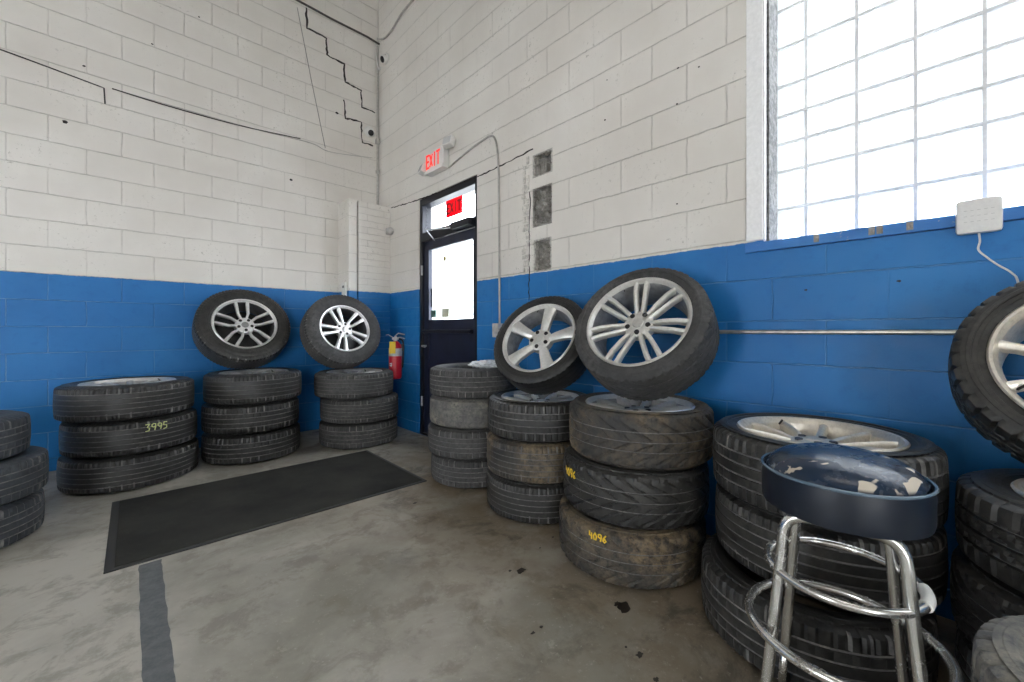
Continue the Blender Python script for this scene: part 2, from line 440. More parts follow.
# closer with its arms
bm = bmesh.new(); box(bm, xl-.085, xl-.022, .05, .34, 2.03, 2.095, .01); dlink('door_closer', bm, M_BLKM, leaf)
bm = bmesh.new(); tube(bm, [(xl-.05, .30, 2.055), (xl-.20, .52, 2.045), (xl-.22, .54, 2.045)], .007, 8); tube(bm, [(xl-.22, .54, 2.05), (xl-.02, .70, 2.0)], .006, 8)
dlink('closer_arm', bm, simple('steel_grey', (.55, .56, .58), .35, .8), leaf, auto=40)
for i in range(2):
    bm = bmesh.new(); zz = (1.72, .35)[i]
    lathe(bm, [(0, -.05), (.011, -.05), (.011, .05), (0, .05)], 12, Matrix.Translation((XF-.006, DW-.05, zz))); dlink('hinge', bm, simple('steel_hinge', (.5, .5, .5), .35, .8), leaf)
# stickers on the pane
bm = bmesh.new(); box(bm, xl+.012, xl+.018, y1-.20, y1-.11, 1.225, 1.30, .001); dlink('green_sticker', bm, simple('sticker_green', (.10, .20, .16), .6, 0, .4, 60), leaf)
bm = bmesh.new(); box(bm, xl+.012, xl+.018, y1-.43, y1-.31, 1.22, 1.31, .001); dlink('pale_sticker', bm, simple('sticker_cream', (.62, .62, .48), .6), leaf)
bm = bmesh.new(); box(bm, xl+.012, xl+.018, y1-.135, y1-.10, 1.33, 1.52, .001); dlink('narrow_sticker', bm, simple('sticker_dark', (.12, .13, .17), .6, 0, .6, 70), leaf)
bm = bmesh.new(); lathe(bm, [(0, 0), (.026, 0), (.026, .003), (0, .003)], 20, Matrix.Translation((xl+.015, y1-.36, 1.80)) @ Matrix.Rotation(-PI/2, 4, 'Y')); dlink('round_sticker', bm, simple('sticker_gold', (.5, .42, .18), .5), leaf)

EXIT = {'E': [[(.8, 1), (.1, 1), (.1, 0), (.8, 0)], [(.1, .5), (.7, .5)]], 'X': [[(.05, 0), (.85, 1)], [(.05, 1), (.85, 0)]],
        'I': [[(.45, 0), (.45, 1)]], 'T': [[(.05, 1), (.85, 1)], [(.45, 1), (.45, 0)]]}
def word(bm, txt, w, h, lw, fn, adv=1.0):
    n = len(txt); cw = w/n
    for i, ch in enumerate(txt):
        k = .55 if ch == 'I' else 1
        lines = [[((i+.5)*cw + (x-.45)*cw*.9*k, y*(h-lw)+lw/2) for x, y in ln] for ln in EXIT[ch]]
        L = []
        for ln in lines:
            for a, b in zip(ln, ln[1:]):       # straight segments, extended at the corners
                dx, dy = b[0]-a[0], b[1]-a[1]; q = math.hypot(dx, dy); ex = lw*.5/q if ch != 'X' else 0
                L.append([(a[0]-dx*ex, a[1]-dy*ex), (b[0]+dx*ex, b[1]+dy*ex)])
        ribbon(bm, L, lw, .002, fn)
M_RED = simple('sign_red', (.78, .015, .03), .5)
M_DKRED = simple('sign_dark_red', (.16, .0, .01), .5)
sg = empty('exit_sign', (xl-.012, -1.57, 2.185)); tag(sg, 'small red EXIT sign in the glass above the door', 'sign')
q = N('sign_red_film'); tr_ = q.n('ShaderNodeBsdfTranslucent'); tr_.inputs[0].default_value = C(.85, .01, .04); mx_ = q.n('ShaderNodeMixShader'); mx_.inputs[0].default_value = .6
q.fin(C(.8, .01, .04), .5); q.l(q.b.outputs[0], mx_.inputs[1]); q.l(tr_.outputs[0], mx_.inputs[2]); q.l(mx_.outputs[0], q.o.inputs[0])
bm = bmesh.new(); box(bm, 0, .004, -.11, .155, .0, .165, .001); link('sign_panel', bm, q.m, sg)
bm = bmesh.new(); word(bm, 'EXIT', .235, .11, .019, lambda u, v, d: (-d, .142-u, .028+v)); link('lettering', bm, M_DKRED, sg)

# emergency exit light above the door
M_WPL = simple('white_plastic', (.78, .77, .74), .45)
def emit(name, col, st):
    q = N(name); return q.fin(C(*col), .5, 0, Emission_Color=C(*col), Emission_Strength=st)
ex = empty('exit_light', (0, -1.35, 2.64)); tag(ex, 'white lit EXIT box with red letters and two lamp heads above the door', 'exit light')
bm = bmesh.new(); box(bm, -.07, -.002, -.155, .155, 0, .22, .008)
box(bm, -.085, -.07, -.16, .16, -.004, .03, .004)
link('housing', bm, M_WPL, ex)
bm = bmesh.new(); word(bm, 'EXIT', .245, .14, .019, lambda u, v, d: (-.0705-d, .148-u, .05+v)); link('lettering', bm, emit('lit_red', (.9, .03, .02), .55), ex)
for sgn in (1, -1):
    hd = empty('lamp_head', (-.06, sgn*(.215 if sgn > 0 else .235), .075 if sgn > 0 else .205), (0, math.radians(20 if sgn > 0 else 15), math.radians(sgn*-12))); hd.parent = ex
    bm = bmesh.new(); box(bm, -.035, .03, -.055, .055, -.045, .045, .014); hd_m = link('lamp_housing', bm, M_WPL, hd)
    bm = bmesh.new(); box(bm, -.038, -.034, -.045, .045, -.035, .035, .002); link('lamp_lens', bm, simple('lamp_lens_grey', (.62, .62, .62), .2), hd)
bm = bmesh.new(); tube(bm, [(-.045, .16, .09), (-.05, .19, .09)], .012, 8); link('swivel', bm, M_WPL, ex)
bm = bmesh.new(); tube(bm, [(-.045, -.14, .17), (-.05, -.18, .19)], .012, 8); link('swivel', bm, M_WPL, ex)

# ------------------------------------------------------------------ window of glass blocks
def glassblock_mat():
    q = N('glass_block'); P = q.pos()
    n = q.noise(P, 16, 4, .6, 1.2)
    t = q.n('ShaderNodeBsdfTransparent'); t.inputs[0].default_value = C(.90, .92, .93)
    tr = q.n('ShaderNodeBsdfTranslucent'); tr.inputs[0].default_value = C(.88, .9, .92)
    g = q.n('ShaderNodeBsdfGlossy'); g.inputs['Roughness'].default_value = .12; g.inputs[0].default_value = C(.9, .9, .9)
    bp = q.bump(n, .6, .02); q.l(bp, g.inputs['Normal']); q.l(bp, tr.inputs['Normal'])
    m1 = q.n('ShaderNodeMixShader'); m1.inputs[0].default_value = .55
    q.l(t.outputs[0], m1.inputs[1]); q.l(tr.outputs[0], m1.inputs[2])
    m2 = q.n('ShaderNodeMixShader'); m2.inputs[0].default_value = .10
    q.l(m1.outputs[0], m2.inputs[1]); q.l(g.outputs[0], m2.inputs[2]); q.l(m2.outputs[0], q.o.inputs[0])
    return q.m
M_GB = glassblock_mat()
M_GROUT = simple('white_grout', (.90, .91, .92), .7, 0, .08, 40)
win = empty('window_1', (.2, WIN[0], WIN[2])); struct(win)
rows = [1.515, 1.715, 1.909, 2.053, 2.196, 2.35, 2.549]
while rows[-1] < 4.05: rows.append(rows[-1]+.1955)
cols = [-4.146, -4.278]
while cols[-1] > -6.8: cols.append(cols[-1]-.1945)
bmB = bmesh.new(); bmG = bmesh.new(); JW = .006
for i in range(len(cols)-1):
    for j in range(len(rows)-1):
        ya, yb = cols[i+1]+JW, cols[i]-JW; za, zb = rows[j]+JW, rows[j+1]-JW
        X0 = .215
        # dished block face: raised centre with a rounded frame around it
        prev = None; step = 0
        for ins, dx in ((0, .010), (.006, 0), (.016, .000), (.021, .006), (.024, .006)):
            ring = [bmB.verts.new((X0+dx-.2, y-WIN[0], z-WIN[2])) for y, z in ((ya+ins, za+ins), (yb-ins, za+ins), (yb-ins, zb-ins), (ya+ins, zb-ins))]
            if prev:
                for k in range(4): bmB.faces.new((prev[k], prev[(k+1) % 4], ring[(k+1) % 4], ring[k])).material_index = 1
            prev = ring
        bmB.faces.new(prev)
def border_mat():
    q = N('glass_block_rim'); t = q.n('ShaderNodeBsdfTranslucent'); t.inputs[0].default_value = C(.10, .105, .11); d = q.n('ShaderNodeBsdfDiffuse'); d.inputs[0].default_value = C(.85, .87, .88)
    m = q.n('ShaderNodeAddShader'); q.l(t.outputs[0], m.inputs[0]); q.l(d.outputs[0], m.inputs[1]); q.l(m.outputs[0], q.o.inputs[0]); return q.m
link('glass_blocks', bmB, [M_GB, border_mat()], win)
def L(y): return y-WIN[0]
for y in cols: box(bmG, .012, .085, L(y)-JW, L(y)+JW, rows[0]-WIN[2], rows[-1]-WIN[2])
for z in rows: box(bmG, .013, .084, 0, L(cols[0]), z-WIN[2]-JW, z-WIN[2]+JW)
link('grout_grid', bmG, M_GROUT, win)
for o in win.children: o.parent = win
# casing and sill
bm = bmesh.new(); box(bm, -.012, .05, -4.146, -4.075, 1.53, 4.2, .003); box(bm, -.006, .02, -4.155, -4.13, 1.53, 4.2, .002)
struct(link('trim_15', bm, simple('white_flaking_paint', (.93, .93, .93), .6, 0, .05, 60)))
def flaky():
    q = N('weathered_jamb'); P = q.pos(); a = q.noise(P, 40, 5, .7)
    return q.fin(q.mix(q.ramp(a, .40, .60), C(.13, .13, .135), C(.30, .30, .29)), .85, 0, q.bump(a, .5, .005))
bm = bmesh.new(); box(bm, .05, .20, -4.16, -4.147, 1.52, 4.1, .001); struct(link('trim_16', bm, flaky()))
M_BSILL = M_WR
bm = bmesh.new(); box(bm, -.014, .212, -6.86, -4.07, 1.472, 1.518, .004)
def sill_mat():
    q = N('blue_sill_paint'); P = q.pos(); a = q.noise(P, 30, 5, .75)
    col = q.mix(q.ramp(q.noise(P, 5, 4), .4, .65), C(.03, .18, .52), C(.055, .24, .60))
    col = q.mix(q.math('MULTIPLY', q.ramp(a, .60, .66), q.ramp(q.noise(P, 6, 2), .5, .62)), col, C(.45, .43, .38))
    return q.fin(col, .5, 0, q.bump(a, .3, .004))
struct(link('trim_17', bm, sill_mat()))
bm = bmesh.new()
for px in (817, 872, 880, 910):
    y, _ = WR(px, 230); box(bm, -.0165, -.012, y-.010, y+.010, 1.482, 1.514, .001)
struct(link('trim_18', bm, M_RUB))

# ------------------------------------------------------------------ wall fittings
M_CONDUIT = simple('painted_conduit', (.50, .48, .45), .5, .1, .15, 30)
M_STEEL = simple('galvanised_pipe', (.55, .54, .50), .38, .85, .2, 30)
M_DARKCAB = simple('black_cable', (.04, .036, .034), .6)
bm = bmesh.new(); tube(bm, [(-.028, -5.3, 1.08), (-.028, -3.55, 1.08)], .0105, 14)
for y in (-3.7, -4.75): box(bm, -.03, -.001, y-.008, y+.008, 1.072, 1.088, .001)
tag(link('pipe', bm, M_STEEL, auto=40), 'thin bare metal pipe running level along the blue wall below the glass block window', 'pipe')
def onR(px, py, d=.015): y, z = WR(px, py); return (-d, y, z)
def onL(px, py, d=.015): x, z = WL(px, py); return (x, -d, z)
bm = bmesh.new(); pts = smooth_path([onR(450, 168), onR(470, 151), onR(486, 139.5), onR(492, 136.5), onR(496, 139), onR(498.5, 150), onR(500, 175)], 5)+[Vector(onR(501, 330, .015))]
tube(bm, pts, .0085, 10)
cd = link('conduit', bm, M_CONDUIT, auto=40); tag(cd, 'grey conduit rising from the wall outlet and bending over to the lit exit box', 'conduit')
x = onR(500, 330); bm = bmesh.new(); box(bm, -.055, -.001, x[1]-.038, x[1]+.038, x[2]-.06, x[2]+.055, .006)
box(bm, -.06, -.054, x[1]-.02, x[1]+.02, x[2]-.035, x[2]+.03, .003)
tag(link('outlet_box', bm, simple('outlet_grey', (.52, .50, .47), .6, 0, .2, 30)), 'small grey outlet box at the foot of the conduit beside the door', 'outlet')

# pipes and cables up in the corner
bm = bmesh.new(); tube(bm, [onL(282, -6, .03), onL(330, 20, .03), onL(366, 38, .03), onL(378, 46, .04)], .011, 8)
tag(link('overhead_pipe', bm, simple('dark_pipe', (.10, .09, .085), .6, .2, .3, 20), auto=50), 'dark pipe sloping down the left wall into the top of the corner', 'pipe')
bm = bmesh.new(); tube(bm, smooth_path([onR(430, -16, .02), onR(405, 12, .02), onR(394, 30, .02), onR(386, 39, .02), (-.03, -.04, WR(381, 39)[1])], 5), .011, 8)
tag(link('bent_conduit', bm, M_CONDUIT, auto=50), 'bent grey conduit running up the right wall out of the corner', 'conduit')
bm = bmesh.new(); tube(bm, [(-.022, -.022, 2.54), (-.022, -.022, 3.4), (-.022, -.022, 4.55)], .013, 10); box(bm, -.045, -.002, -.045, -.002, 3.36, 3.42, .004)
box(bm, -.04, -.002, -.04, -.002, 3.0, 3.04, .004)
tag(link('corner_conduit', bm, M_CONDUIT, auto=50), 'grey conduit standing upright in the room corner above the brick chimney', 'conduit')
bm = bmesh.new(); tube(bm, smooth_path([(-.05, -.012, 4.58), (-.035, -.03, 4.35), (-.012, -.05, 4.25), (-.012, -.07, 4.28)], 5), .006, 8)
tag(link('camera_cable', bm, M_WPL, auto=50), 'short white cable looping to the upper security camera', 'cable')

bm = bmesh.new(); pts = []
tube(bm, smooth_path([onL(-40, 38, .01), onL(0, 50, .01), onL(60, 72, .01), onL(104, 88.5, .01)], 6)+[Vector(onL(105, 104, .006))], .0048, 8)
tag(link('wall_cable', bm, M_DARKCAB, auto=50), 'sagging dark cable on the left wall ending in a short drop', 'cable')
bm = bmesh.new(); tube(bm, smooth_path([onL(112, 89, .01), onL(170, 107, .01), onL(240, 126, .01), onL(300, 139, .01)], 6), .0048, 8)
tag(link('wall_cable', bm, M_DARKCAB, auto=50), 'dark cable running level along the middle of the left wall', 'cable')
bm = bmesh.new(); tube(bm, smooth_path([onL(112, 89, .006), onL(250, 128, .006), onL(310, 143, .006), onL(330, 152, .006), onL(372, 158, .006)], 6), .004, 8)
tag(link('thin_wire', bm, M_CONDUIT, auto=50), 'thin pale wire following the dark cable on to the corner', 'wire')
bm = bmesh.new(); tube(bm, [onL(297, 8, .008), onL(311, 80, .008), onL(325, 148, .008)], .0035, 6)
tag(link('thin_wire', bm, simple('wire_grey', (.3, .28, .26), .6), auto=50), 'thin grey wire hanging slantwise down the left wall near the stepped crack', 'wire')

def dome_cam(loc, rz, label, flip):
    e = empty('security_camera', loc, (0, 0, rz)); tag(e, label, 'security camera', 'security cameras in the corner')
    R = Matrix.Rotation(PI/2, 4, 'X')          # axis towards local -y
    bm = bmesh.new(); lathe(bm, [(0, 0), (.062, 0), (.064, .012), (.058, .022), (0, .022)], 32, R); link('mount', bm, M_WPL, e, auto=40)
    prof = [(.0, .0), (.05, 0)]+[(.052*math.cos(a), .02+.05*math.sin(a)) for a in [i*PI/2/8 for i in range(8)]]+[(0, .07)]
    T = Matrix.Rotation(math.radians(28), 4, 'X') @ R
    bm = bmesh.new(); lathe(bm, prof, 32, T); link('dome', bm, M_WPL, e, auto=60)
    bm = bmesh.new(); lathe(bm, [(0, .050), (.033, .050), (.034, .064), (.026, .070), (0, .071)], 24, T); link('lens', bm, M_PLUG, e, auto=40)
y, z = WR(386.5, 59); dome_cam((0, y, z), -PI/2, 'upper white round security camera, on the right wall near the corner', 1)
x, z = WL(369, 132); dome_cam((x, 0, z), 0, 'lower white round security camera, on the left wall near the corner', 0)

# sensor ball and thermostat on the chimney
x, z = WL(389, 224, .31)
e = empty('sensor_ball', (-.03, -.315, 2.24)); tag(e, 'small round grey sensor at the right edge of the brick chimney', 'sensor')
bm = bmesh.new(); bmesh.ops.create_uvsphere(bm, u_segments=20, v_segments=14, radius=.045, matrix=Matrix.Translation((0, -.04, 0))); link('ball', bm, simple('sensor_grey', (.55, .54, .52), .5), e, smooth=True)
bm = bmesh.new(); box(bm, -.03, .03, -.02, .012, -.035, .035, .003); link('bracket', bm, M_CONDUIT, e)
x, z = WL(343, 286, .16)
e = empty('thermostat', (-.486, -.21, 1.50)); tag(e, 'small white wall unit on the side of the block pier', 'thermostat')
bm = bmesh.new(); box(bm, -.022, -.001, -.05, .05, -.06, .12, .005); link('case', bm, M_WPL, e)
bm = bmesh.new(); box(bm, -.025, -.021, -.025, .025, .06, .085, .001); link('display', bm, simple('lcd_grey', (.12, .13, .13), .3), e)

# white antenna-like box with its cord
e = empty('wireless_router', (-.018, -4.835, 1.497)); tag(e, 'white rounded square box on the blue wall at the window sill', 'router')
bm = bmesh.new(); box(bm, -.032, 0, -.056, .056, -.062, .062, .014); link('case', bm, simple('router_white', (.80, .79, .77), .45, 0, .03, 90), e, auto=40)
bm = bmesh.new()
for i in range(5):
    for j in range(3): 
        box(bm, -.0335, -.0315, -.032+i*.016-.004, -.032+i*.016+.004, -.02+j*.02-.0007, -.02+j*.02+.0007)
link('vent_slots', bm, simple('slot_grey', (.55, .54, .53), .6), e)
bm = bmesh.new(); tube(bm, smooth_path([(-.02, 0, -.058), (-.012, -.003, -.09), (-.008, .0, -.12), (-.008, -.02, -.15), (-.008, -.045, -.18), (-.008, -.075, -.21), (-.01, -.09, -.25), (-.01, -.10, -.40)], 6), .0032, 8)
link('cord', bm, simple('cord_white', (.80, .80, .80), .5), e, smooth=True)

# fire extinguisher
y, _ = WR(397, 350)
fe = empty('fire_extinguisher', (-.088, y-.13, .56), (0, 0, math.radians(62))); tag(fe, 'red fire extinguisher with a yellow tag hanging on the blue wall by the door', 'fire extinguisher')
M_FRED = simple('extinguisher_red', (.62, .012, .03), .3, 0)
bm = bmesh.new(); lathe(bm, [(0, 0), (.055, 0), (.068, .012), (.07, .03), (.07, .33), (.062, .37), (.04, .40), (.02, .415), (.0, .415)], 32); link('cylinder', bm, M_FRED, fe, auto=50)
bm = bmesh.new(); lathe(bm, [(.0702, .25), (.0712, .25), (.0712, .335), (.0702, .335)], 32, closed=True); link('grey_label', bm, simple('label_grey', (.55, .54, .50), .5, 0, .15, 40), fe)
bm = bmesh.new(); ribbon(bm, [[(-.02, .17), (.012, .175), (.006, .15), (-.002, .135)], [(-.02, .155), (.0, .15)]], .012, .0015, lambda u, v, d: (-.0705*math.cos((u-.01)/.07+.55)-d, .0705*math.sin(-(u-.01)/.07+.55), v)); link('label_mark', bm, M_WPL, fe)
bm = bmesh.new(); lathe(bm, [(0, .41), (.02, .41), (.022, .44), (.014, .465), (0, .465)], 20); box(bm, -.012, .012, -.035, .035, .43, .45, .003); link('valve', bm, simple('valve_steel', (.6, .6, .6), .3, .9), fe, auto=40)
bm = bmesh.new(); tube(bm, [(0, .01, .46), (-.02, -.03, .50), (-.03, -.10, .485)], .007, 8); tube(bm, [(0, .01, .45), (-.02, -.05, .455), (-.03, -.10, .44)], .006, 8); tube(bm, [(-.01, .02, .45), (-.02, .075, .485), (-.02, .1, .48)], .005, 8); link('lever', bm, simple('lever_steel', (.5, .5, .52), .35, .8), fe, auto=40)
bm = bmesh.new(); tube(bm, smooth_path([(0, -.02, .44), (0, -.075, .42), (0, -.085, .33), (0, -.08, .2), (0, -.077, .12)], 5), .008, 8); link('hose', bm, M_PLUG, fe, smooth=True)
bm = bmesh.new(); box(bm, -.080, -.076, -.002, .062, .28, .41, .001); link('yellow_tag', bm, simple('tag_yellow', (.90, .62, .03), .5), fe)
bm = bmesh.new(); box(bm, -.012, .055, -.084, -.055, .30, .38, .003); link('wall_bracket', bm, M_PLUG, fe)

# ------------------------------------------------------------------ floor things
mat_o = empty('floor_mat', (-1.49, -1.665, 0)); tag(mat_o, 'long dark rubber-edged doormat lying on the concrete floor', 'floor mat')
def matm():
    q = N('mat_pile'); P = q.pos(); a = q.noise(P, 180, 3, .7); b = q.noise(P, 3, 4); c = q.noise(P, 45, 5, .8)
    col = q.mix(q.ramp(b, .3, .7), C(.030, .031, .030), C(.055, .054, .050)); col = q.mix(q.ramp(c, .62, .72, 0, .6), col, C(.13, .12, .10))
    return q.fin(col, .95, 0, q.bump(a, .7, .004), Specular_IOR_Level=.1)
bm = bmesh.new(); box(bm, -.79, .80, -.49, .49, .001, .011, .002); link('pile', bm, matm(), mat_o)
bm = bmesh.new(); box(bm, -.825, .825, -.515, .515, .0005, .006, .002); link('rubber_edge', bm, simple('mat_edge', (.035, .035, .035), .6), mat_o)
mat_o.rotation_euler = (0, 0, math.radians(-.6))
def tape():
    q = N('grey_floor_paint'); P = q.pos(); a = q.noise(P, 24, 6, .75)
    return q.fin(q.mix(q.ramp(a, .35, .7), C(.10, .11, .118), C(.18, .19, .195)), .6, 0, q.bump(a, .2, .003))
bm = bmesh.new(); rnd = random.Random(2)
lf, rt = [], []
for i in range(60):
    t = i/59; y = -2.19-t*2.3; j = .004 if t < .4 else .008
    lf.append(bm.verts.new((-2.205-.02*t+rnd.uniform(-j, j)*.6, y, .0012))); rt.append(bm.verts.new((-2.125-.03*t+rnd.uniform(-j, j)*.6, y, .0012)))
for i in range(59): bm.faces.new((lf[i], rt[i], rt[i+1], lf[i+1]))
r = bmesh.ops.extrude_face_region(bm, geom=list(bm.faces)); bmesh.ops.translate(bm, verts=[g for g in r['geom'] if isinstance(g, bmesh.types.BMVert)], vec=(0, 0, -.001))
struct(link('trim_19', bm, tape()))
def FLp(px, py): t = CAMZ*407/(py-331); X, Y = ray(px); return X*t+CAMX, Y*t+CAMY
bm = bmesh.new(); rnd = random.Random(11)
for px, py, r in ((521, 571, .028), (510, 571, .010), (624, 607, .038), (618, 604, .02), (533, 633, .010), (541, 627, .009), (640, 655, .018), (626, 647, .006), (656, 680, .012), (415, 503, .016), (553, 537, .008), (540, 548, .006)):
    x, y = FLp(px, py); n = 14; q = [r*rnd.uniform(.5, 1.1) for _ in range(n)]
    top = [bm.verts.new((x+q[k]*math.cos(2*PI*k/n), y+q[k]*math.sin(2*PI*k/n)*.7, .0014)) for k in range(n)]
    bot = [bm.verts.new((v.co.x, v.co.y, 0)) for v in top]
    bm.faces.new(top)
    for k in range(n): bm.faces.new((top[k], top[(k+1) % n], bot[(k+1) % n], bot[k]))
struct(link('trim_20', bm, simple('oil_spot', (.022, .016, .012), .45, 0, .4, 60)))

# ------------------------------------------------------------------ tires and wheels
NA = 240
def tire_mesh(R, W, rr, style, seed=0):
    rnd = random.Random(seed)
    P = []                                       # (r, z, u or None)
    side = [(rr-.012, .36), (rr, .43), (rr+.006, .45), (rr+.02, .468), (rr+.021, .476), (rr+.032, .478), (rr+.034, .487),
            (rr+(R-rr)*.42, .50), (rr+(R-rr)*.55, .499), (rr+(R-rr)*.57, .492), (rr+(R-rr)*.70, .482)]
    sh = [(R-.030, .458, 1.25), (R-.016, .44, 1.1), (R-.007, .415, 1.0)]
    TW = .40
    gc, hw, dep = {'ribs': ([-.58, -.2, .2, .58], .05, .0022), 'dir': ([-.42, 0.0, .42], .035, .003), 'knob': ([-.45, 0.0, .45], .05, .011),
               'fine': ([-.7, -.35, 0.0, .35, .7], .042, .0022), 'worn': ([-.5, 0.0, .5], .02, .003)}[style]
    us = []
    for g in gc: us += [(g-hw, 0), (g-hw*.6, 1), (g+hw*.6, 1), (g+hw, 0)]
    edges = [-.93]+[g for g in gc]+[.93]
    for a, b in zip(edges, edges[1:]):
        k = 9 if style == 'dir' else 4
        for i in range(1, k): us.append((a+(b-a)*i/k, 0))
    us += [(-.93, 0), (.93, 0)]; us.sort()
    prof = [(r, -z*W, None, 0) for r, z in side]+[(r, -z*W, -u, 0) for r, z, u in sh]
    for u, g in us:
        prof.append((R-.004*u*u-(dep if g else 0), u*TW*W, u, g))
    prof += [(r, z*W, u, 0) for r, z, u in sh[::-1]]+[(r, z*W, None, 0) for r, z in side[::-1]]
    bm = bmesh.new(); rings = []
    for i in range(NA):
        a = 2*PI*i/NA; ca, sa = math.cos(a), math.sin(a); ring = []
        for r, z, u, g in prof:
            d = 0
            if u is not None and not g:
                au = abs(u)
                if style == 'ribs':
                    if au > .62 and i % 4 == 0: d = .006
                    elif .2 < au < .58 and i % 5 == 0: d = .003
                elif style == 'fine':
                    if au > .72 and i % 3 == 0: d = .006
                elif style == 'worn':
                    if au > .8 and i % 4 == 0: d = .004
                elif style == 'dir':
                    if (i+au*20) % 10 < 1.7 and au > .06: d = .007
                    elif au > .85 and i % 4 == 0: d = .004
                elif style == 'knob':
                    if au > .5 and i % 6 == 0: d = .010 if au < 1.2 else .006
                    elif au <= .5 and (i+int(u*12)) % 6 == 3: d = .008
            ring.append(bm.verts.new(((r-d)*ca, (r-d)*sa, z)))
        rings.append(ring)
    m = len(prof)
    for i in range(NA):
        A, B = rings[i], rings[(i+1) % NA]
        for j in range(m):
            k = (j+1) % m
            f = bm.faces.new((A[j], B[j], B[k], A[k])); f.smooth = True
            if prof[j][3] and prof[k][3]: f.material_index = 1
            pu = prof[j][2]
            if pu is not None and prof[k][2] is not None and .62 < abs(pu) < 1.05 and i % 6 == 0 and style in ('fine', 'ribs') and (i*7+seed) % 11 < 6: f.material_index = 1
    # inner bead closing strip is the last face; give the carcass an inside by recessing it
    bmesh.ops.recalc_face_normals(bm, faces=bm.faces)
    me = D.meshes.new('tire'); bm.to_mesh(me); bm.free()
    me.set_sharp_from_angle(angle=math.radians(24))
    return me
TM = {}
def tire_data(R, W, rr, style, mat):
    key = (R, W, rr, style, mat.name)
    if key not in TM:
        me = tire_mesh(R, W, rr, style)
        me.materials.append(mat); me.materials.append(M_GROOVE); TM[key] = me
    return TM[key]

